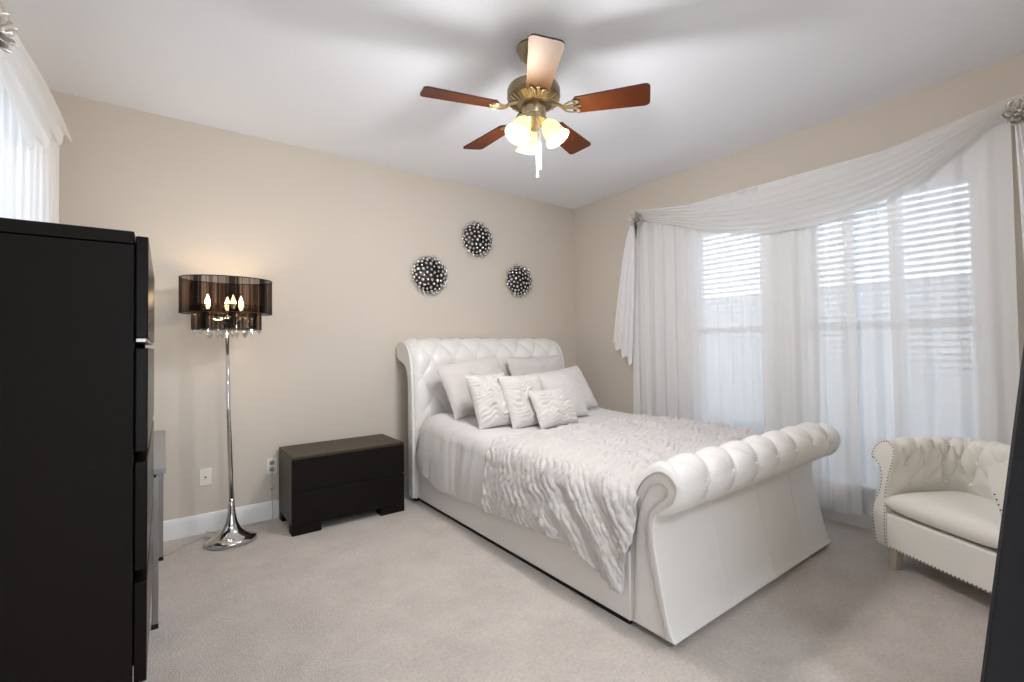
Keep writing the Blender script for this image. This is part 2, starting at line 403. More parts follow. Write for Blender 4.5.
def button(parent, loc, nrm, r=0.013, m='leather'):
    global btn
    key = 'b'+m
    if BT.get(key) is None:
        BT[key] = G().lathe([(0.0001, 0.55), (0.5, 0.48), (0.85, 0.25), (1.0, 0.0), (0.8, -0.3)], 14).build('button', m, parent, local=True, smooth=180)
        o = BT[key]
    else:
        o = BT[key].copy(); COL.objects.link(o); o.parent = parent
    o.location = Vector(loc) - (WLOC[parent.name] if parent.name in WLOC and not parent.get('loc_') else Vector((0, 0, 0)))
    o.rotation_mode = 'QUATERNION'; o.rotation_quaternion = Vector(nrm).to_track_quat('Z', 'Y'); o.scale = (r, r, r); return o
BT = {}
for row in range(0, 5):
    d = crest - row*RWs
    for k in range(-1, 9):
        x = 1.72 + (k + (0.5 if row % 2 else 0))*CXs
        if HX0+0.07 < x < HX1-0.07 and d > 0.62:
            q, t = hp.at(d); nrm = Vector((0, -t.y, t.x)); button(head, Vector((x, q.x, q.y)) + nrm*0.013, nrm)
# piping on the visible end and along the face edge
for xx in (HX0+0.03, HX1-0.03):
    pts = [(xx, hp.at(d)[0].x - hp.at(d)[1].y*0.006, hp.at(d)[0].y + hp.at(d)[1].x*0.006) for d in [hp.L*i/60 for i in range(61)]]
    G().tube(pts, 0.006, 6).build('piping', 'leather', head)
G().box(HX0+0.03, HX1-0.03, 3.59, 3.655, 0, 0.03).build('plinth', 'black_gap', head)
# footboard
fb_in = [(1.411, 0.03), (1.402, 0.25), (1.388, 0.454), (1.362, 0.577), (1.316, 0.672), (1.237, 0.732), (1.172, 0.724), (1.138, 0.677), (1.155, 0.615), (1.20, 0.575), (1.245, 0.54)]
fb_out = [(1.266, 0.49), (1.258, 0.384), (1.228, 0.238), (1.196, 0.09), (1.168, 0.03)]
FI = catmull(fb_in, 8); FO = catmull([fb_in[-1]]+fb_out, 6)[1:]
foot = rolled_board('footboard', list(FI)+list(FO), BX0+0.005, BX1-0.005, 'leather', bed)
fpth = Path(FI)
d_in = [d for d in [fpth.L*i/300 for i in range(300)] if fpth.at(d)[0].y > 0.42][0]
d_btn = [d for d in [fpth.L*i/300 for i in range(300)] if fpth.at(d)[0].y > 0.672][-1]
BXS = 0.2165
def roll_pt(u, v):
    x = BX0-0.004 + u*(BX1-BX0+0.022); d = d_in + v*(fpth.L-d_in)
    q, t = fpth.at(d); nrm = Vector((-t.y, t.x))
    nrm = -nrm
    a = (x-1.885)/BXS; b = (d-d_btn)/0.30
    dia = (abs(sin(pi*(a+b)))*abs(sin(pi*(a-b))))**0.38
    pipe = abs(sin(pi*a))**0.33
    w = min(1, abs(b)*2.0)
    h = dia if b < 0 else pipe*0.75+dia*0.25
    e = min(1, min(u, 1-u)*40)
    f = sin(pi*min(1, max(0, v)))**0.35 if 0 < v < 1 else 0
    k = (x-1.885)/BXS
    if x < 1.80 and False: h = 1
    # first bay at the near end stays smooth
    hh = 0.001 + 0.043*(h*e + 0.5*(1-e))*f
    # little gathers radiating from each button
    db = sqrt(((a-round(a))*BXS)**2 + (d-d_btn)**2)
    if db < 0.075: hh += 0.0022*sin(atan2(d-d_btn, (a-round(a))*BXS)*9)*(1-db/0.075)
    dx = min(u, 1-u)*(BX1-BX0+0.022); tt = min(1, dx/0.035)
    hh = hh*sqrt(max(0, 1-(1-tt)**2)) if tt < 1 else hh
    if dx < 1e-6: hh = -0.004
    q = q + nrm*hh
    return (x, q.x, q.y)
roll = G()
roll.grid(roll_pt, 220, 64)
rl = roll.build('tufted_roll', 'leather', foot, smooth=180)
for k in range(0, 7):
    x = 1.885 + k*BXS
    if x < BX1-0.05:
        q, t = fpth.at(d_btn); nrm = Vector((0, -t.y, t.x))
        nrm = -nrm
        button(foot, Vector((x, q.x, q.y))+nrm*0.012, nrm, 0.015)
def inset_outline(x):
    P2 = [(1.372, 0.05), (1.352, 0.35), (1.335, 0.50), (1.30, 0.615), (1.255, 0.672), (1.205, 0.682), (1.185, 0.655), (1.20, 0.625), (1.245, 0.585), (1.285, 0.52), (1.285, 0.40), (1.262, 0.27), (1.225, 0.12), (1.205, 0.04)]
    return [(x, p.x, p.y) for p in catmull(P2, 6)]
for xx in (BX0-0.002, BX1+0.002):
    G().tube(inset_outline(xx), 0.004, 6).build('piping', 'piping_leather', foot)
for xx in (BX0+0.006, BX1-0.006):
    pts = [(xx, fpth.at(d)[0].x, fpth.at(d)[0].y) for d in [d_in + (fpth.L-d_in)*i/50 for i in range(51)]]
for k in range(3):
    xx = BX0 + (BX1-BX0)*(0.28, 0.56, 0.80)[k]
    G().tube([(xx, p.x-0.0012, p.y) for p in FO], 0.0022, 5).build('seam', 'leather', foot)
for xx in (BX0+0.05, BX1-0.11):
    G().box(xx, xx+0.06, 1.20, 1.38, 0, 0.03).build('foot', 'black_gap', foot)
# side rails
for x0, x1 in ((BX0, BX0+0.045), (BX1-0.045, BX1)):
    r_ = G().box(x0, x1, 1.39, 3.60, 0.025, 0.34).build('side_rail', 'leather', bed, bevel=0.010, seg=3)
    G().box(x0+0.014, x1-0.014, 1.41, 3.57, 0, 0.027).build('plinth', 'black_gap', r_)
G().box(BX0+0.045, BX1-0.045, 1.40, 3.58, 0.22, 0.30).build('slat_base', 'black_gap', bed)

mt = G().box(BX0+0.05, BX1-0.05, 1.415, 3.545, 0.30, 0.60).build('mattress', 'mattress_cloth', bevel=0.04, seg=4)
tag(mt, 'pale mattress lying on the bed base under the comforter', 'mattress')

# comforter: plain satin at the head, ruched from the middle to the foot
hem_tab = [(1.385, 0.17), (1.46, 0.165), (1.55, 0.215), (1.66, 0.25), (1.80, 0.27), (2.0, 0.265), (2.25, 0.245), (2.45, 0.225), (2.6, 0.228), (2.9, 0.215), (3.16, 0.21), (3.4, 0.26), (3.545, 0.32)]
RUCH = 2.48
def top_z(y): return lerpt([(1.385, 0.640), (1.5, 0.655), (2.0, 0.662), (2.5, 0.668), (2.75, 0.68), (3.1, 0.70), (3.35, 0.725), (3.46, 0.70), (3.545, 0.58)], y)
def ruffle(s, y):
    "small irregular pleat ridges across the ruched cloth"
    sw = s + 0.030*nz(s*6, y*6, 4.0) + 0.012*nz(s*17, y*17, 1.0); yw = y + 0.034*nz(s*5, y*5, 8.0) + 0.010*nz(s*19, y*19, 6.0)
    a = yw/0.052; b = sw/0.11
    d = (abs(sin(pi*(a+b)))*abs(sin(pi*(a-b))))**0.6
    w = abs(sin(pi*(yw/0.044 + 0.42*sin(sw/0.022 + 5*nz(s*3, y*3, 3.0)))))**0.5
    m = 0.8 + 1.1*nz(s*9, y*9, 2.0)
    return (0.0085*d + 0.0095*w)*(1.0 + 0.5*max(0, min(1, (s-0.45)/0.2)))*max(0.3, min(1.4, m)) + 0.004*nz(s*30, y*30)
def comf(u, v, plain):
    ya, yb = (RUCH-0.03, 3.548) if plain else (1.388, RUCH+0.012)
    y = ya + v*(yb-ya)
    if not plain: y = y - 0.055*(1-v)**3*max(0, min(1, (u-0.05)/0.05))
    zt = top_z(y); zh = lerpt(hem_tab, y) + 0.008*nz(y*7, 1.3)
    R_ = 0.13; xl = 1.655; xr = 3.325
    Ld = zt-R_-zh; La = R_*pi/2; Lt = (xr-xl)-2*R_; Lr = 0.28
    tot = Ld+La+Lt+La+Lr; s = u*tot
    if s < Ld:
        k = s/Ld; x = xl - 0.012*sin(pi*k) - 0.018*(1-k); z = zh + s; n = Vector((-1, 0, 0.15))
    elif s < Ld+La:
        w = (s-Ld)/R_; x = xl+R_-R_*cos(w); z = zt-R_+R_*sin(w); n = Vector((-cos(w), 0, sin(w)))
    elif s < Ld+La+Lt:
        x = xl+R_+(s-Ld-La); z = zt; n = Vector((0, 0, 1))
    elif s < Ld+La+Lt+La:
        w = (s-Ld-La-Lt)/R_; x = xr-R_+R_*sin(w); z = zt-R_+R_*cos(w); n = Vector((sin(w), 0, cos(w)))
    else:
        x = xr; z = zt-R_-(s-Ld-2*La-Lt); n = Vector((1, 0, 0.1))
    # big soft undulation and drape folds on the hanging side
    sx_ = s - Ld
    h = 0.014*nz(x*2.2, y*2.2, 7) + 0.010*nz(x*5, y*5, 3)
    dr = max(0, min(1, 1-(sx_+0.03)/0.16))
    if plain:
        h += dr*0.012*nz(y*11 + z*1.5, z*1.2, 9) + 0.005*nz(y*26, x*2+z*2, 5)
        h += 0.010*(1-min(1, v*14))*0
        hd = max(0, (y-3.40)/0.148)
        x += hd*hd*0.02 if s < Ld+La else 0
    else:
        fall = (y-1.39) + (z-0.2)*-0.9
        h += dr*0.011*sin(2*pi*((y+0.75*(0.62-z))/0.21) + 2*nz(y*3, z*3))*max(0, min(1, (1.98-y)/0.25))
        h += ruffle(s if s > 0 else 0, y + (0.45*(0.6-z) if dr > 0 else 0)*max(0, min(1, (2.3-y)/0.5)))
        if v > 0.985: h += 0.004
    p = Vector((x, y, z)) + n*h
    return tuple(p)
cf = thing('comforter', 'white comforter, smooth satin near the pillows and ruched towards the footboard', 'comforter', (2.49, 2.5, 0.64))
G().grid(lambda u, v: comf(u, v, True), 200, 90).build('satin_section', 'satin_white', cf, smooth=180, solid=0.006)
G().grid(lambda u, v: comf(u, v, False), 400, 300).build('ruched_section', 'ruched_white', cf, smooth=180, solid=0.006)

# ------------------------------------------------------------------ pillows
def pillow(label, c, w, h, th, lean, roll_, yaw, ruched=0, cat='pillow', mat_='pillow_cotton', seed=0, flange=0.0, name='pillow'):
    n = 56 if ruched else 40
    R_ = Matrix.Rotation(radians(yaw), 3, 'Z') @ Matrix.Rotation(radians(-lean), 3, 'X')
    R2 = Matrix.Rotation(radians(-roll_), 3, 'Y')
    g = G()
    def side(sg):
        def f(u, v):
            a = u*2-1; b = v*2-1
            pin = 0.06
            x = a*w/2*(1-pin*(1-a*a)*0 - pin*(1-b*b)*abs(a)**3); z = b*h/2*(1-pin*(1-a*a)*abs(b)**3)
            q = max(0, (1-abs(a)**2.6))*max(0, (1-abs(b)**2.6))
            t = th/2*q**0.55
            t += (0.011*nz(a*2.3+seed, b*2.3, seed*3.1) + 0.007*nz(a*5+b*2, b*5-a*2+seed, seed*1.7))*q**0.4
            if ruched and sg < 0:
                zz = b + 0.10*sin(a*6+seed) + 0.22*nz(a*1.7, b*1.7, seed+11)
                t += ruched*((0.5+0.5*sin(2*pi*(zz*h/0.062 + 0.32*sin(a*w/0.034 + seed))))**1.3-0.3)*q**0.3*(0.6+1.1*nz(a*4, b*4, seed))
            # wrinkles from corners
            t += 0.004*sin(9*atan2(b, a)+seed)*q**0.3*(abs(a)*abs(b))
            return R_ @ (R2 @ Vector((x, sg*t, z))) + Vector(c)
        return f
    g.grid(side(-1), n, n); g.grid(side(1), n, n, flip=True)
    o = g.build(name, mat_, smooth=180)
    return tag(o, label, cat, 'pillows on the bed')
pillow('large white pillow against the headboard at the bed\'s left, top corner tilted up', (2.075, 3.28, 0.952), 0.64, 0.47, 0.17, 28, 8, 0, ruched=0.005, seed=1.2)
pillow('plain white pillow against the headboard at the bed\'s right, mostly hidden behind others', (2.87, 3.415, 0.955), 0.70, 0.46, 0.14, 18, 1, 0, seed=2.7)
pillow('large white pillow nearest the window side, leaning beside the small square one', (2.835, 2.99, 0.880), 0.54, 0.42, 0.15, 30, 6, 3, ruched=0.007, seed=3.9)
pillow('white square pillow with heavy wavy ruching, leftmost of the front row', (1.95, 2.87, 0.872), 0.36, 0.42, 0.15, 26, 1, 0, ruched=0.020, seed=0.4)
pillow('white smooth square pillow half hidden behind the smallest ruched one, at its window side', (2.60, 2.80, 0.868), 0.40, 0.41, 0.11, 28, 3, 3, seed=5.6)
pillow('white square ruched pillow in the middle of the front row', (2.185, 2.77, 0.862), 0.39, 0.42, 0.15, 26, 1, 0, ruched=0.016, seed=4.4)
pillow('smallest pillow, white oblong with fine ruching, frontmost on the bed', (2.315, 2.60, 0.812), 0.38, 0.30, 0.12, 28, 1, 0, ruched=0.011, seed=6.3)

# ------------------------------------------------------------------ nightstand
ns = thing('nightstand', 'low dark brown two-drawer nightstand between the floor lamp and the bed', 'nightstand', (1.095, 3.665, 0))
nx0, nx1, ny0, ny1, nt = 0.693, 1.50, 3.442, 3.89, 0.532
g = G(); g.box(nx0, nx1, ny0+0.022, ny1, 0.06, nt-0.02); g.build('body', 'espresso_lamplit', ns, bevel=0.003)
G().box(nx0, nx1, ny0+0.002, ny1, nt-0.02, nt).build('top', 'espresso_lamplit', ns, bevel=0.003)
G().box(nx0, nx1, ny0, ny0+0.022, 0.298, nt-0.020).build('drawer', 'espresso', ns, bevel=0.003)
G().box(nx0, nx1, ny0, ny0+0.022, 0.058, 0.285).build('drawer', 'espresso', ns, bevel=0.003)
G().box(nx0+0.004, nx1-0.004, ny0+0.012, ny0+0.0235, 0.280, 0.303).build('gap_shade', 'black_gap', ns)  # black strip paints the shade in the gap between the drawers
for xa, xb in ((nx0, nx0+0.19), (nx1-0.19, nx1)):
    G().box(xa, xb, ny0, ny0+0.1, 0, 0.057).build('foot', 'espresso', ns, bevel=0.003)
    G().box(xa, xa+0.1, ny1-0.1, ny1-0.01, 0, 0.06).build('foot', 'espresso', ns, bevel=0.003)

# ------------------------------------------------------------------ chest of drawers
ch = thing('chest_of_drawers', 'tall espresso chest of drawers by the left wall, cut by the frame', 'chest of drawers', (-0.23, 2.06, 0))
cx0, cx1, cy0, cy1, ct = -0.42, -0.066, 1.60, 2.52, 1.590
g = G(); g.box(cx0, cx1, cy0, cy0+0.03, 0, ct-0.036); g.box(cx0, cx1, cy1-0.03, cy1, 0, ct-0.036); g.box(cx0, cx0+0.012, cy0+0.03, cy1-0.03, 0.06, ct-0.036)
g.box(cx0+0.012, cx1-0.02, cy0+0.03, cy1-0.03, 0.36, 0.385); g.build('carcass', 'espresso', ch, bevel=0.002)
G().box(cx0, cx1, cy0, cy1, ct-0.034, ct).build('top', 'espresso', ch, bevel=0.003)
G().box(cx1-0.09, cx1-0.07, cy0+0.03, cy1-0.03, 0, 0.36).build('kick_panel', 'espresso', ch)
for za, zb in ((1.304, 1.579), (1.0, 1.277), (0.686, 0.973), (0.391, 0.654)):
    d = G().box(cx1+0.003, -0.036, cy0+0.001, cy1-0.001, za, zb).build('drawer', 'espresso_gloss', ch, bevel=0.003)
    G().box(cx1-0.30, cx1+0.003, cy0+0.04, cy1-0.04, za+0.03, zb-0.03).build('drawer_box', 'espresso', d)
    if za > 1.2: G().box(cx1+0.004, -0.040, cy0+0.004, cy1-0.004, za-0.011, za-0.001).build('gap_glint', 'steel', d, bevel=0.001)  # bright strip stands in for the light reflected in the top gap

# ------------------------------------------------------------------ desk beyond the chest
dk = thing('side_desk', 'narrow desk with grey top and slim steel legs, mostly hidden beyond the tall chest', 'desk', (-0.2, 3.19, 0))
G().box(-0.41, 0.006, 2.59, 3.80, 0.725, 0.75).build('desktop', 'grey_top', dk, bevel=0.003)
G().box(-0.38, -0.03, 2.65, 3.74, 0.70, 0.725).build('underframe', 'black_gap', dk)
for (x, y) in ((-0.032, 2.722), (-0.016, 3.572), (-0.37, 2.722), (-0.37, 3.572)):
    l_ = G().box(x-0.012, x+0.012, y-0.012, y+0.012, 0.02, 0.70).build('leg', 'steel', dk, bevel=0.002)
    G().box(x-0.013, x+0.013, y-0.013, y+0.013, 0, 0.022).build('foot_cap', 'black_gap', l_)

# ------------------------------------------------------------------ floor lamp
LX, LY = 0.345, 3.615
lp = thing('floor_lamp', 'chrome floor lamp with two-tier black organza shade and lit candle bulbs', 'floor lamp', (LX, LY, 0))
base_prof = [(0.9, 0.0), (1.0, 0.004), (1.0, 0.022), (0.97, 0.030), (0.80, 0.042), (0.55, 0.062), (0.36, 0.092), (0.235, 0.135), (0.165, 0.185), (0.125, 0.24), (0.10, 0.30)]
G().lathe([(r*0.148, z) for r, z in base_prof], 48, (LX+0.012, LY-0.01, 0), 1.0, 0.80).build('base', 'chrome', lp, smooth=180)
G().tube([(LX+0.012, LY-0.01, 0.29), (LX-0.005, LY, 0.9), (LX-0.014, LY+0.003, 1.47)], [0.0148, 0.0125, 0.0115], 16).build('pole', 'chrome', lp, smooth=180)
SXc, SYc = LX-0.010, LY+0.003
def shade(rx, ry, z0, z1, name, seedn):
    rnd = random.Random(seedn); n = 288; mi = []
    k = 0
    while k < n:
        q = (k % 36)/36
        if q < 0.09 or q > 0.93: mi.append(0)
        elif q < 0.2 or q > 0.82: mi.append(rnd.choice((0, 1, 1)))
        else: mi.append(rnd.choice((1, 1, 2, 2, 1)))
        k += 1
    mi = mi[:n]; g = G()
    def f(u, v):
        w = 2*pi*u; i = int(round(u*n)); rr = 1 + 0.0035*(i % 2)
        return (SXc+rx*rr*cos(w), SYc+ry*rr*sin(w), z0+(z1-z0)*v)
    g.grid(f, n, 1, cu=True, mfn=lambda i, j: mi[i])
    o = g.build(name, ['organza_dense', 'organza_mid', 'organza_thin'], lp, smooth=10)
    for z in (z0, z1):
        G().tube([(SXc+rx*cos(2*pi*i/72), SYc+ry*sin(2*pi*i/72), z) for i in range(72)], 0.003, 6, closed=True).build('rim', 'black_gap', o)
    return o
so = shade(0.265, 0.205, 1.509, 1.734, 'outer_shade', 3)
si = shade(0.200, 0.150, 1.404, 1.560, 'inner_shade', 5)
h = G()
for w in (0.3, 0.3+pi/2, 0.3+pi, 0.3+3*pi/2):
    h.tube([(SXc, SYc, 1.475), (SXc+0.262*cos(w), SYc+0.203*sin(w), 1.511)], 0.003, 6)
h.lathe([(0.0001, 1.44), (0.03, 1.445), (0.035, 1.465), (0.02, 1.49), (0.0001, 1.50)], 20, (SXc, SYc, 0))
h.build('spider_frame', 'chrome', lp, smooth=60)
for (bx, by) in ((0.222, 3.585), (0.359, 3.535), (0.415, 3.640), (0.343, 3.715)):
    c_ = G(); c_.tube([(SXc, SYc, 1.478), ((SXc+bx)/2, (SYc+by)/2, 1.462), (bx, by, 1.478)], 0.005, 8); c_.lathe([(0.018, 1.478), (0.018, 1.482), (0.011, 1.484), (0.011, 1.535)], 16, (bx, by, 0))
    cs = c_.build('candle_arm', 'chrome', lp, smooth=40)
    G().lathe([(0.006, 1.535), (0.012, 1.547), (0.0165, 1.566), (0.0155, 1.584), (0.010, 1.604), (0.0045, 1.620), (0.0008, 1.630)], 18, (bx, by, 0)).build('candle_bulb', 'bulb_warm', cs, smooth=180)
    point('candle_light', (bx, by, 1.575), LAMP_P['candle'], lin((255, 244, 230)), 0.02)
for k in range(16):
    w = 2*pi*k/16+0.2; rx_, ry_ = (0.185, 0.138) if k % 2 else (0.11, 0.085); zb = 1.388 if k % 2 else 1.368
    px, py = SXc+rx_*cos(w), SYc+ry_*sin(w); c_ = G()
    for q in range(5): c_.ball((px, py, zb+0.030+0.02*q), 0.006, 8, 6)
    c_.lathe([(0.0005, zb-0.022), (0.013, zb), (0.014, zb+0.006), (0.004, zb+0.02), (0.0005, zb+0.024)], 8, (px, py, 0))
    c_.build('crystal_strand', 'crystal_glass', lp, smooth=20)
G().tube(catmull([(LX+0.15, LY+0.03, 0.008), (LX+0.22, LY+0.11, 0.007), (LX+0.10, LY+0.20, 0.007), (LX+0.24, LY+0.24, 0.008), (0.648, YW-0.03, 0.012), (0.648, YW-0.022, 0.14), (0.648, YW-0.014, 0.25), (0.648, YW-0.012, 0.365)], 8), 0.0032, 6).build('power_cord', 'cord_clear', lp)
G().ball((0.648, YW-0.018, 0.235), 0.018, 12, 8, (1, 0.6, 0.8)).build('foot_switch', 'cord_clear', lp)
o = G().tube(catmull([(-0.03, 3.60, 0.006), (0.04, 3.64, 0.006), (0.10, 3.72, 0.006), (0.16, 3.77, 0.006), (0.22, 3.80, 0.006), (0.27, 3.74, 0.006), (0.32, 3.80, 0.006), (0.235, YW-0.02, 0.01)], 8), 0.003, 6).build('cable', 'cord_clear')
tag(o, 'thin pale cable lying on the carpet behind the lamp base', 'cable')

def plate(name, x, z, label, duplex):
    t = thing(name, label, 'outlet', (x, YW, z))
    G().box(x-0.036, x+0.036, YW-0.007, YW, z-0.058, z+0.058).build('cover_plate', 'plate_white', t, bevel=0.003)
    if duplex:
        for dz in (-0.024, 0.024):
            s_ = G().lathe([(0.017, -0.010), (0.017, -0.0065)], 20, mat4=Matrix.Translation((x, YW, z+dz)) @ Matrix.Rotation(radians(90), 4, 'X') @ Matrix.Scale(-1, 4, (0, 0, 1))).build('socket', 'socket_grey', t)
            G().box(x-0.008, x-0.006, YW-0.0112, YW-0.009, z+dz-0.002, z+dz+0.008).box(x+0.006, x+0.008, YW-0.0112, YW-0.009, z+dz-0.002, z+dz+0.008).build('slot', 'black_gap', s_)
        G().box(x-0.013, x+0.013, YW-0.032, YW-0.010, z-0.036, z-0.012).build('plug', 'socket_grey', t, bevel=0.003)
    else:
        G().lathe([(0.0055, 0.006), (0.0055, 0.016), (0.003, 0.016)], 12, mat4=Matrix.Translation((x, YW, z)) @ Matrix.Rotation(radians(90), 4, 'X')).build('coax_jack', 'gunmetal', t)
    for dz in ((0.0,) if duplex else (-0.042, 0.042)):
        G().ball((x, YW-0.0072, z+dz), 0.003, 8, 6, (1, 0.4, 1)).build('screw', 'plate_white', t)
plate('cable_outlet', 0.231, 0.383, 'white wall plate with one dark cable jack, left of the lamp pole', False)
plate('power_outlet', 0.648, 0.392, 'white power outlet with grey sockets, half hidden by the nightstand', True)

# ------------------------------------------------------------------ wall sculptures
bead_src = None
def sculpture(x, z, r, depth, label, rot):
    global bead_src
    t = thing('wall_sculpture', label, 'wall decor', (x, YW, z), group='silver bead wall sculptures')
    mt4 = Matrix.Translation((x, YW, z)) @ Matrix.Rotation(radians(90), 4, 'X')
    dom = [(r*0.86*cos(a), depth*0.66*sin(a)) for a in [pi/2*i/8 for i in range(9)]]
    dom[-1] = (0.001, depth*0.66)
    core = G().lathe([(r*0.86, 0.0)] + dom, 40, mat4=mt4).build('core', 'gunmetal', t, smooth=60)
    n = 98; ga = pi*(3-sqrt(5)); rods = G(); pos = []
    for i in range(n):
        zz = 1 - (i+0.5)/n*0.97; rr = sqrt(1-zz*zz); w = i*ga+rot
        loc = Vector((r*rr*cos(w), -depth*zz - 0.006, r*rr*sin(w))); pos.append(loc)
        inn = Vector((r*0.80*rr*cos(w), -depth*0.6*zz-0.001, r*0.80*rr*sin(w)))
        rods.tube([inn, loc], 0.0014, 4)
    rods.build('wire_spokes', 'gunmetal', t, local=True)
    for i, loc in enumerate(pos):
        rad = (0.0125, 0.0150, 0.0105)[i % 3]*(r/0.165)
        if bead_src is None:
            bead_src = G().ball((0, 0, 0), 1.0, 12, 8).build('bead', 'silver_bead', t, local=True, smooth=180); b = bead_src
        else:
            b = bead_src.copy(); COL.objects.link(b); b.parent = t
        b.location = loc; b.scale = (rad,)*3
sculpture(2.490, 2.333, 0.176, 0.085, 'silver beaded dome on the back wall, topmost of the three', 0.3)
sculpture(1.966, 1.933, 0.178, 0.085, 'silver beaded dome on the back wall, lower left above the headboard', 1.1)
sculpture(3.006, 1.957, 0.170, 0.085, 'silver beaded dome on the back wall, lower right and nearest the corner', 2.3)

# ------------------------------------------------------------------ ceiling fan
FX, FY = 1.575, 1.895
fan = thing('ceiling_fan', 'brass ceiling fan with five mahogany blades and three lit glass shades', 'ceiling fan', (FX, FY, H))
G().lathe([(0.086, H), (0.088, H-0.012), (0.082, H-0.022), (0.070, H-0.05), (0.045, H-0.072), (0.022, H-0.082)], 36, (FX, FY, 0)).build('canopy', 'antique_brass', fan, smooth=40)
G().lathe([(0.014, H-0.08), (0.014, 2.665), (0.024, 2.665), (0.026, 2.64)], 20, (FX, FY, 0)).build('downrod', 'antique_brass', fan, smooth=40)
mh = G().lathe([(0.024, 2.655), (0.060, 2.654), (0.114, 2.650), (0.135, 2.642), (0.141, 2.628), (0.141, 2.608), (0.138, 2.600), (0.142, 2.590), (0.136, 2.574), (0.110, 2.560), (0.085, 2.548), (0.06, 2.545)], 48, (FX, FY, 0)).build('motor_housing', 'antique_brass', fan, smooth=35)
g = G()
for k in range(30):
    w = 2*pi*k/30
    a = Vector((cos(w), sin(w), 0)); b = Vector((-sin(w), cos(w), 0))
    p0 = Vector((FX, FY, 2.5735))+a*0.136; p1 = Vector((FX, FY, 2.557))+a*0.100
    g.tube([p0, p1], 0.0045, 6)
g.build('vent_ribs', 'brass', mh, smooth=60)
G().lathe([(0.06, 2.548), (0.064, 2.535), (0.064, 2.50), (0.058, 2.49), (0.066, 2.482), (0.066, 2.462), (0.045, 2.445), (0.03, 2.425), (0.012, 2.412), (0.001, 2.408)], 32, (FX, FY, 0)).build('light_hub', 'brass', fan, smooth=40)
def blade(ang, zb):
    a = radians(ang); pit = radians(-12)
    X = Vector((cos(a), sin(a), 0)); Yv = Vector((-sin(a), cos(a), 0))
    Yp = Yv*cos(pit) + Vector((0, 0, 1))*sin(pit); N = X.cross(Yp)
    O = Vector((FX, FY, zb))
    r0, r1, w0, w1 = 0.205, 0.596, 0.058, 0.076
    out = []
    def arc(cx_, cy_, rad, a0, a1):
        for i in range(6):
            w = a0+(a1-a0)*i/5; out.append((cx_+rad*cos(w), cy_+rad*sin(w)))
    arc(r1-0.026, -w1+0.026, 0.026, -pi/2, 0); arc(r1-0.026, w1-0.026, 0.026, 0, pi/2)
    out += [(r0+0.02, w0), (r0, w0*0.55), (r0+0.018, w0*0.22), (r0+0.004, 0), (r0+0.018, -w0*0.22), (r0, -w0*0.55), (r0+0.02, -w0)]
    k = len(out); g = G()
    V = [O + X*p + Yp*q - N*0.0035 for p, q in out] + [O + X*p + Yp*q + N*0.0035 for p, q in out]
    g.add(V, [tuple(range(k))], 0); g.add([V[i] for i in range(k, 2*k)], [tuple(range(k))[::-1]], 0)
    g.add(V, [(i, (i+1) % k, k+(i+1) % k, k+i) for i in range(k)], 1)
    # grain follows each blade: build it in the blade's own frame
    me_o = bpy.data.objects.new('blade', bpy.data.meshes.new('blade')); COL.objects.link(me_o)
    R_ = Matrix((X, Yp, N)).transposed()
    me = me_o.data; me.from_pydata([tuple(R_.transposed() @ (p-O)) for p in [Vector(q) for q in g.v]], [], g.f)
    me.materials.append(M['mahogany']); me.materials.append(M['blade_edge']); me.polygons.foreach_set('material_index', g.m)
    me_o.parent = fan; me_o.location = O - Vector(fan.location); me_o.rotation_mode = 'QUATERNION'; me_o.rotation_quaternion = R_.to_quaternion()
    # ornate iron: scroll loops from motor to blade root
    def L(p, q, n_=0): return Vector((p, q, n_))
    b = G()
    b.tube([L(0.100, 0, 0.030), L(0.135, 0, 0.016), L(0.165, 0, -0.006)], [0.011, 0.009, 0.008], 8)
    for s_ in (1, -1):
        b.tube(catmull([L(0.150, 0, -0.004), L(0.172, 0.026*s_, -0.008), L(0.205, 0.040*s_, -0.008), L(0.240, 0.036*s_, -0.008), L(0.226, 0.020*s_, -0.008), L(0.200, 0.012*s_, -0.008), L(0.165, 0.004*s_, -0.007)], 5), 0.0048, 6)
    b.tube(catmull([L(0.160, 0, -0.008), L(0.20, 0.004, -0.009), L(0.245, 0, -0.008)], 5), 0.006, 6)
    for (p, q) in ((0.232, 0.030), (0.232, -0.030), (0.245, 0)): b.ball((p, q, -0.008), 0.0085, 10, 6, (1, 1, 0.5))
    b.build('blade_bracket', 'brass', me_o, local=True, smooth=60)
for k in range(5): blade(20+72*k, 2.52)
pts3 = [(0.0001, 0.0)]
for k in range(3):
    # one shade points away from the camera, the other two come forward to either side
    w = (pi/2-YAW) + radians(14) + 2*pi*k/3
    dirv = Vector((cos(w), sin(w), 0)); ax = (dirv*sin(radians(32)) + Vector((0, 0, -1))*cos(radians(32))).normalized()
    O = Vector((FX, FY, 2.468)) + dirv*0.056
    lm = G().tube([Vector((FX, FY, 2.470))+dirv*0.05, O, O+ax*0.028], [0.011, 0.012, 0.021], 12).build('light_arm', 'brass', fan, smooth=60)
    q4 = Matrix.Translation(O+ax*0.018) @ ax.to_track_quat('Z', 'Y').to_matrix().to_4x4()
    prof = [(0.024, 0.0), (0.030, 0.010), (0.043, 0.030), (0.050, 0.055), (0.052, 0.078), (0.057, 0.098), (0.068, 0.118), (0.066, 0.119), (0.055, 0.099), (0.049, 0.078), (0.047, 0.055), (0.040, 0.031), (0.027, 0.012)]
    G().lathe(prof, 32, mat4=q4, cap=False).build('glass_shade', 'shade_lit', lm, smooth=180)
    bb = O+ax*0.085
    G().ball(tuple(bb), 0.022, 12, 8).build('bulb', 'bulb_warm', lm, smooth=180)
    point('fan_light', tuple(O+ax*0.15), LAMP_P['fan'], lin((252, 250, 252)), 0.052)
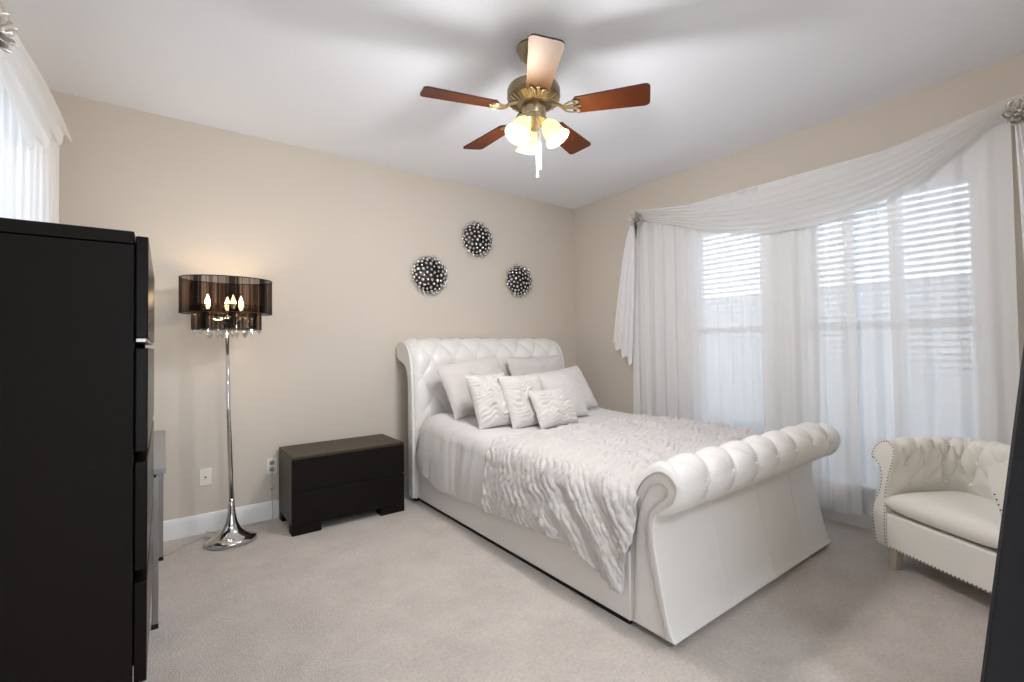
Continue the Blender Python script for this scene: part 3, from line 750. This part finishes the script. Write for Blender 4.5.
toc = Vector((-sin(YAW), -cos(YAW), 0)); rt = Vector((cos(YAW), -sin(YAW), 0))
for s_, zz in ((0.012, 2.14), (0.026, 2.18)):
    p = Vector((FX, FY, 0)) + toc*0.055 + rt*s_
    c_ = G().tube([(p.x, p.y, 2.46), (p.x, p.y, zz+0.20)], 0.0022, 6).build('pull_chain', 'silver_bead', fan)
    G().lathe([(0.001, zz), (0.007, zz+0.003), (0.008, zz+0.012), (0.006, zz+0.03), (0.0062, zz+0.19), (0.002, zz+0.202)], 12, (p.x, p.y, 0)).build('pull_fob', 'plate_white', c_, smooth=50)

# ------------------------------------------------------------------ sheer curtains and scarf, window wall
def curtain(label, y0, y1, x, amp, wl_, ztop, zbot, seed, side=1, group='sheer curtain panels', flare=0.0, mat_='sheer_white'):
    def f(u, v):
        y = y0 + u*(y1-y0); z = ztop + v*(zbot-ztop)
        ph = 2*pi*y/wl_ + 1.6*nz(y*3.1, seed) + seed
        a = amp*(0.45+0.55*v)*(0.6+0.8*abs(nz(y*2.3, seed+9)))
        dx = a*sin(ph) + 0.35*a*sin(2.3*ph+1.1) + 0.006*nz(y*6, v*2, seed)
        yy = y + 0.25*a*cos(ph) + 0.012*nz(u*2, v*3, seed)*v
        if v > 0.95: dx -= flare*(v-0.95)/0.05*0.5
        return (x + side*dx, yy, z - 0.006*nz(y*8, seed)*(v > 0.99))
    n = max(60, int(abs(y1-y0)/wl_*22))
    g = G().grid(f, n, 40); o = g.build('sheer_curtain', mat_, smooth=180)
    return tag(o, label, 'curtain', group)
CXA, CXB = 3.790, 3.755
curtain('white sheer curtain panel nearest the back corner, hanging behind the bed\'s far side', 3.05, 1.475, CXA, 0.024, 0.135, 2.505, 0.10, 1.1)
curtain('white sheer curtain panel rising just behind the right end of the footboard', 1.765, 1.135, CXB, 0.022, 0.15, 2.505, 0.095, 2.3)
curtain('narrow white sheer curtain panel directly left of the armchair\'s tufted arm', 1.215, 0.885, CXA, 0.018, 0.15, 2.505, 0.10, 3.7)
curtain('white sheer curtain panel behind the armchair, rightmost at the window', 0.955, 0.392, CXB, 0.018, 0.17, 2.505, 0.05, 5.2)
rod = thing('curtain_rod', 'slim white curtain rod under the draped scarf at the window wall', 'curtain rod', (3.785, 1.7, 2.51))
G().tube([(3.782, 0.37, 2.512), (3.782, 3.05, 2.512)], 0.009, 10).build('rod', 'vinyl_white', rod)
for y in (0.42, 1.72, 3.03): G().box(3.776, XW, y-0.008, y+0.008, 2.498, 2.512).build('bracket', 'vinyl_white', rod)

top_tab = [(0.33, 2.600), (0.45, 2.585), (0.872, 2.520), (1.2, 2.482), (1.454, 2.462), (1.9, 2.462), (2.251, 2.487), (2.6, 2.535), (2.93, 2.585), (2.99, 2.585)]
bot_tab = [(0.33, 2.52), (0.47, 2.475), (0.60, 2.38), (0.781, 2.255), (0.95, 2.18), (1.151, 2.128), (1.40, 2.108), (1.674, 2.114), (1.95, 2.165), (2.256, 2.258), (2.6, 2.385), (2.87, 2.485), (2.99, 2.515)]
def swag(u, v):
    y = 0.34 + u*(2.975-0.34)
    zt, zb = lerpt(top_tab, y), lerpt(bot_tab, y)
    spread = sin(pi*u)**0.6
    # pleats converge at both holders and sag between them
    nf = 7
    ph = 2*pi*nf*v + 1.1*sin(3*u+0.6) + 0.8*nz(u*2, v*4)
    v = v**0.85; vv = v + 0.030*sin(ph)*spread
    x = 3.705 - 0.035*spread*sin(pi*v)*1.0 + 0.016*sin(ph+0.8)*(0.35+0.65*spread) - 0.02*v*spread
    return (x, y, zt + (zb-zt)*vv)
sw = G().grid(swag, 110, 90).build('scarf_valance', 'scarf_white', smooth=180)
tag(sw, 'long white sheer scarf swagged across the top of the window', 'scarf valance')
def tail(label, name, edgeA, edgeB, x, amp, nf, zig, seed, mat_='sheer_white'):
    A = catmull(edgeA, 10); B = catmull(edgeB, 10); na = len(A)-1; nb = len(B)-1
    def f(u, v):
        ia = v*na; ib = v*nb
        a = A[int(ia)].lerp(A[min(na, int(ia)+1)], ia-int(ia)); b = B[int(ib)].lerp(B[min(nb, int(ib)+1)], ib-int(ib))
        p = a.lerp(b, u); ph = 2*pi*nf*u+seed
        d = amp*(0.25+0.75*v)*sin(ph)
        z = zig*sin(2*ph)*max(0, v-0.85)/0.15
        return (x + d + p.z*0, p.x, p.y + z) if len(p) == 3 and False else Vector((x+d, p.x, p.y+z))
    o = G().grid(f, 70, 50).build(name, mat_, smooth=180); return tag(o, label, 'scarf tail')
tail('white scarf tail hanging in a cascade below the rosette near the corner', 'scarf_tail', [(2.965, 2.52), (3.05, 2.33), (3.13, 2.0), (3.20, 1.6), (3.25, 1.285)], [(2.95, 2.50), (2.95, 2.2), (2.965, 1.8), (2.99, 1.4), (3.01, 1.07)], 3.715, 0.022, 3.0, 0.018, 0.4)
tail('white scarf tail at the right edge of the photo, beside the leaning frame', 'scarf_tail', [(0.375, 2.50), (0.37, 2.2), (0.362, 1.8), (0.355, 1.3)], [(0.35, 2.50), (0.31, 2.2), (0.27, 1.8), (0.23, 1.1)], 3.70, 0.018, 2.5, 0.015, 1.4)

def rosette(c, out, label, drop=True):
    "metal rose holder on a wall stem; out = direction into the room"
    c = Vector(c); out = Vector(out)
    t = thing('scarf_holder', label, 'scarf holder', c, group='rose-shaped scarf holders')
    q = out.to_track_quat('Z', 'Y').to_matrix().to_4x4(); T = Matrix.Translation(c) @ q
    back = abs(c.x - (XW if out.x < 0 else XL))
    G().lathe([(0.022, -back), (0.022, -back+0.006), (0.006, -back+0.012), (0.006, -0.01), (0.012, 0)], 16, mat4=T).build('stem', 'petal_silver', t, smooth=40)
    g = G()
    for ring, (nP, rad, lift, sz) in enumerate(((6, 0.056, 0.0, 0.047), (5, 0.036, 0.020, 0.037), (4, 0.017, 0.032, 0.024))):
        for k in range(nP):
            w = 2*pi*k/nP + ring*0.5
            def f(u, v, w=w, rad=rad, lift=lift, sz=sz):
                a = (u-0.5)*2; b = v
                rr = rad*0.35 + b*sz*1.15; ang = w + a*0.62*(0.4+0.6*sin(pi*min(1, b*0.9+0.1)))
                return T @ Vector((rr*cos(ang), rr*sin(ang), lift + 0.012*(1-b)*0 + 0.034*b*b - 0.016*a*a))
            g.grid(f, 8, 6)
    g.ball(tuple(T @ Vector((0, 0, 0.032))), 0.009, 10, 8)
    g.build('rose_petals', 'petal_silver', t, smooth=180, solid=0.002)
    if drop: G().lathe([(0.017, -0.028), (0.019, -0.034), (0.015, -0.05), (0.008, -0.12), (0.0035, -0.19), (0.001, -0.205)], 14, tuple(c)).build('cone_drop', 'gunmetal', t, smooth=50)
p = pix(637, 219, 0, 3.675); rosette((3.655, p.y, p.z), (-1, 0, 0), 'silver rose scarf holder nearest the back corner')
p = pix(1021, 112, 0, 3.675); rosette((3.675, p.y, p.z), (-1, 0, 0), 'silver rose scarf holder at the upper right edge of the photo', False)

# left wall window dressing
curtain('white sheer curtain on the left wall, behind the tall chest', 3.70, 2.25, -0.495, 0.022, 0.14, 2.48, 0.05, 8.4, group=None)
rod2 = thing('curtain_rod', 'slim white curtain rod on the left wall above the tall chest', 'curtain rod', (-0.5, 2.9, 2.49))
G().tube([(-0.50, 2.22, 2.49), (-0.50, 3.74, 2.49)], 0.009, 10).build('rod', 'vinyl_white', rod2)
for y in (2.26, 3.68): G().box(XL, -0.494, y-0.008, y+0.008, 2.476, 2.490).build('bracket', 'vinyl_white', rod2)
LXp = -0.455
def P2(u, v): p = pix(u, v, 0, LXp); return (p.y, p.z)
tail('white scarf draped at the upper left edge above the tall chest', 'scarf_tail', [P2(-6, 0), P2(22, 46), P2(47, 89), P2(70, 138)], [P2(-6, 66), P2(8, 100), P2(16, 126), P2(26, 149)], LXp, 0.012, 3.0, 0.020, 2.0, 'scarf_white')
p = pix(-15, 27, 0, -0.43); rosette((-0.43, p.y, p.z), (1, 0, 0), 'silver rose scarf holder at the upper left edge of the photo')

# ------------------------------------------------------------------ armchair
AXl = Vector((-0.48, -0.8773, 0)); AYl = Vector((0.8773, -0.48, 0)); p0 = Vector((3.275, 0.925, 0))
HWc, DC = 0.348, 0.53
aroot = p0 + AXl*HWc
ac = thing('armchair', 'cream tufted leather armchair with dark nailhead trim by the window', 'armchair', aroot, atan2(AXl.y, AXl.x))
# section of the arm and back: (outward offset from the reference line, z)
inner = [(0.0, 0.12), (0.002, 0.25), (-0.004, 0.38), (-0.022, 0.49), (-0.048, 0.575), (-0.064, 0.635), (-0.066, 0.672), (-0.052, 0.702), (-0.02, 0.718), (0.022, 0.704), (0.06, 0.668), (0.08, 0.625), (0.078, 0.60)]
outer = [(0.062, 0.592), (0.042, 0.575), (0.028, 0.54), (0.026, 0.49), (0.042, 0.42), (0.075, 0.35), (0.090, 0.29), (0.082, 0.20), (0.066, 0.12)]
IN = catmull(inner, 6); OUT = catmull([inner[-1]]+outer, 5)[1:]
sec = list(IN)+list(OUT); secP = Path(sec)
hw = HWc-0.06; yb = DC-0.066; rc = 0.17
def upath(n):
    pts = []
    pts += [((-hw, y), (-1, 0)) for y in [ (yb-rc)*i/n for i in range(n)]]
    for i in range(13):
        w = pi - (pi/2)*i/12; pts.append(((-hw+rc+rc*cos(w), yb-rc+rc*sin(w)), (cos(w), sin(w))))
    pts += [((-hw+rc+(2*hw-2*rc)*i/n, yb), (0, 1)) for i in range(1, n)]
    for i in range(13):
        w = pi/2 - (pi/2)*i/12; pts.append(((hw-rc+rc*cos(w), yb-rc+rc*sin(w)), (cos(w), sin(w))))
    pts += [((hw, (yb-rc)*(1-i/n)), (1, 0)) for i in range(1, n+1)]
    return pts
UP = upath(26)
ul = [0.0]
for a, b in zip(UP, UP[1:]): ul.append(ul[-1] + (Vector(b[0])-Vector(a[0])).length)
def uat(s):
    s = max(0, min(ul[-1], s))
    for i in range(len(ul)-1):
        if s <= ul[i+1]:
            t = (s-ul[i])/max(1e-9, ul[i+1]-ul[i]); a, b = UP[i], UP[i+1]
            return Vector(a[0]).lerp(Vector(b[0]), t), Vector(a[1]).lerp(Vector(b[1]), t).normalized()
    return Vector(UP[-1][0]), Vector(UP[-1][1])
NB = 0.115                                         # button spacing along the path
inL = Path(IN).L
s_off = 0.085
def shell(u, v):
    s = u*ul[-1]; d = v*secP.L; q, t = secP.at(d); c, n = uat(s)
    o = q.x; z = q.y
    if 0.42*inL < d < inL*0.93 and 0.02 < u < 0.98:
        a = (s-s_off)/NB; zb = (z-0.60)/0.26 if d < inL*0.72 else (0.0 + (d-inL*0.60)/0.2)
        h = (abs(sin(pi*(a+zb)))*abs(sin(pi*(a-zb))))**0.40
        w = sin(pi*min(1, max(0, (d/inL-0.42)/0.51)))**0.6*min(1, min(u, 1-u)*16)
        nn = Vector((t.y, -t.x)); nn = Vector((-t.y, t.x))
        o += nn.x*0.032*(h-0.35)*w; z += nn.y*0.032*(h-0.35)*w
    p = c + n*o
    return (p.x, p.y, z)
sh = G(); NU, NV = 190, 84
sh.grid(shell, NU, NV)
for uu in (0, 1):
    V = [shell(uu, j/NV) for j in range(NV+1)]
    sh.add(V, [tuple(range(NV+1))])
shell_o = sh.build('arms_and_back', 'leather_cream', ac, local=True, smooth=50)
G().box(-hw-0.005, hw+0.005, 0.004, yb-0.01, 0.115, 0.305).build('seat_base', 'leather_cream', ac, local=True, bevel=0.010, seg=3)
def cush(sg):
    def f(u, v):
        a = u*2-1; b = v*2-1
        q = max(0, 1-abs(a)**5)*max(0, 1-abs(b)**5)
        x = a*(hw-0.004); y = 0.225 + b*0.225
        rr = 0.10*max(0, b)**3; x *= 1-rr*0.6*abs(a)**2
        z = 0.372 + sg*(0.014 + 0.052*q**0.45) + 0.008*(1-a*a)*(1-b*b)*(sg > 0)
        return (x, y - 0.012*(1-b)*0.5, z)
    return f
cg = G().grid(cush(1), 36, 36).grid(cush(-1), 36, 36, flip=True)
n_ = 36
cb_ = len(cg.v)//2
def idx(k, i, j): return k*cb_ + i*(n_+1)+j
F = []
for i in range(n_):
    F += [(idx(0, i, 0), idx(0, i+1, 0), idx(1, i+1, 0), idx(1, i, 0)), (idx(0, i, n_), idx(1, i, n_), idx(1, i+1, n_), idx(0, i+1, n_)),
          (idx(0, 0, i), idx(1, 0, i), idx(1, 0, i+1), idx(0, 0, i+1)), (idx(0, n_, i), idx(0, n_, i+1), idx(1, n_, i+1), idx(1, n_, i))]
cg.f += F; cg.m += [0]*len(F)
cg.build('seat_cushion', 'leather_cream', ac, local=True, smooth=80)
# buttons on the inner face
def inner_at(z):
    for i in range(200):
        q, t = Path(IN).at(inL*i/200)
        if q.y >= z: return q, t
BTc = None
ns_ = int(ul[-1]/NB)
for row, z in ((0, 0.60), (1, 0.47)):
    for k in range(0, ns_+1):
        s = s_off + (k+(0.5 if row else 0))*NB
        if s > ul[-1]-0.06: continue
        c, n = uat(s); q, t = inner_at(z); p = c + n*(q.x+0.002); nn = Vector((-n.x, -n.y, 0.25)).normalized()
        if BTc is None:
            BTc = G().lathe([(0.0001, 0.5), (0.5, 0.44), (0.85, 0.22), (1.0, 0.0), (0.8, -0.3)], 14).build('button', 'leather_cream', shell_o, local=True, smooth=180); o = BTc
        else:
            o = BTc.copy(); COL.objects.link(o); o.parent = shell_o
        o.location = (p.x, p.y, z); o.rotation_mode = 'QUATERNION'; o.rotation_quaternion = nn.to_track_quat('Z', 'Y'); o.scale = (0.013,)*3
# nailheads
NH = None
def nail(x, y, z):
    global NH
    if NH is None:
        NH = G().lathe([(0.0037, 0.0), (0.0033, 0.0014), (0.002, 0.0023), (0.0002, 0.0028)], 10, mat4=Matrix.Rotation(radians(90), 4, 'X')).build('nailhead', 'nail_dark', ac, local=True, smooth=180); o = NH
    else:
        o = NH.copy(); COL.objects.link(o); o.parent = ac
    o.location = (x, y, z)
def nails(side, lo, hi, step, path, off):
    d = lo
    while d < hi:
        q, t = path.at(d); nn = Vector((-t.y, t.x))
        q = q - nn*off
        nail(side*(hw+q.x), -0.001, q.y); d += step
ip = Path(IN); op = Path(OUT)
nails(-1, 0.02, ip.L, 0.0185, ip, 0.007)
nails(-1, 0.01, op.L, 0.0185, op, 0.007)
nails(1, 0.02, ip.L*0.6, 0.022, ip, 0.007)
k = 0
while k < 30: nail(-hw+0.02+k*(2*hw-0.04)/29, 0.003, 0.124); k += 1
# legs
for sxx, yy, front in ((-1, 0.045, 1), (1, 0.045, 1), (-1, yb-0.09, 0), (1, yb-0.09, 0)):
    x = sxx*(hw-0.015); g = G()
    lev = [(0.118, 0.0, 0.026), (0.07, 0.004, 0.022), (0.03, 0.014, 0.019), (0.0, 0.026, 0.018)]
    V = []
    for z, o_, w in lev:
        yo = yy + (-o_*0.6 if front else o_*1.5); xo = x
        V += [(xo-w, yo-w, z), (xo+w, yo-w, z), (xo+w, yo+w, z), (xo-w, yo+w, z)]
    F = [(i*4+j, i*4+(j+1) % 4, (i+1)*4+(j+1) % 4, (i+1)*4+j) for i in range(3) for j in range(4)] + [(0, 1, 2, 3), (12, 13, 14, 15)]
    g.add(V, F); g.build('leg', 'leg_wood', ac, local=True, bevel=0.003, smooth=30)

# ------------------------------------------------------------------ leaning floor mirror at the right edge
B_ = pix(984, 682, 0, 1.69); T_ = pix(1024, 372, 0, 1.80)
dv = (T_-B_).normalized()
base = B_ - dv*(B_.z/dv.z)
wv = Vector((0.36, -0.933, 0)); wv = (wv - dv*wv.dot(dv)).normalized(); nvv = wv.cross(dv).normalized()
if nvv.dot(-base) < 0: nvv = -nvv
mi_ = thing('floor_mirror', 'dark-framed tall mirror standing tilted at the right edge of the photo', 'mirror', base)
Lm, Wm, fw = 1.62, 0.55, 0.088
def slab(name, a0, a1, b0, b1, n0, n1, m, bev=0.0):
    g = G(); V = [base + wv*a + dv*b + nvv*n for n in (n0, n1) for b in (b0, b1) for a in (a0, a1)]
    g.add(V, [(0, 2, 3, 1), (4, 5, 7, 6), (0, 1, 5, 4), (2, 6, 7, 3), (0, 4, 6, 2), (1, 3, 7, 5)])
    return g.build(name, m, mi_, bevel=bev)
slab('stile', 0, fw, 0, Lm, -0.03, 0.0, 'frame_dark', 0.004); slab('stile', Wm-fw, Wm, 0, Lm, -0.03, 0.0, 'frame_dark', 0.004)
slab('rail', fw, Wm-fw, 0, fw, -0.03, 0.0, 'frame_dark', 0.004); slab('rail', fw, Wm-fw, Lm-fw, Lm, -0.03, 0.0, 'frame_dark', 0.004)
slab('glass', fw, Wm-fw, fw, Lm-fw, -0.018, -0.010, 'mirror_glass'); slab('backing', fw, Wm-fw, fw, Lm-fw, -0.03, -0.019, 'black_gap')
pt = base + wv*(Wm/2) + dv*1.15 - nvv*0.03; pf = Vector((pt.x - nvv.x*0.45, pt.y-nvv.y*0.45, 0.012))
G().tube([pt, pf], 0.012, 8).build('easel_leg', 'frame_dark', mi_)

# ------------------------------------------------------------------ made-up fill lamp, unseen behind the camera
hl = thing('fill_ceiling_light', 'round fill light added on the ceiling, unseen behind the viewpoint', 'ceiling light', (0.7, -1.3, H))
G().lathe([(0.30, H), (0.30, H-0.03), (0.27, H-0.035)], 40, (0.7, -1.3, 0)).build('rim', 'vinyl_white', hl, smooth=40)
G().lathe([(0.27, H-0.030), (0.25, H-0.06), (0.17, H-0.085), (0.001, H-0.095)], 40, (0.7, -1.3, 0)).build('diffuser', 'fill_diffuser', hl, smooth=180)
l = bpy.data.lights.new('fill_light', 'AREA'); l.shape = 'DISK'; l.size = 0.5; l.energy = LAMP_P['fill']; l.color = lin((240, 246, 255))
o = bpy.data.objects.new('fill_light', l); COL.objects.link(o); o.location = (0.7, -1.3, H-0.11)
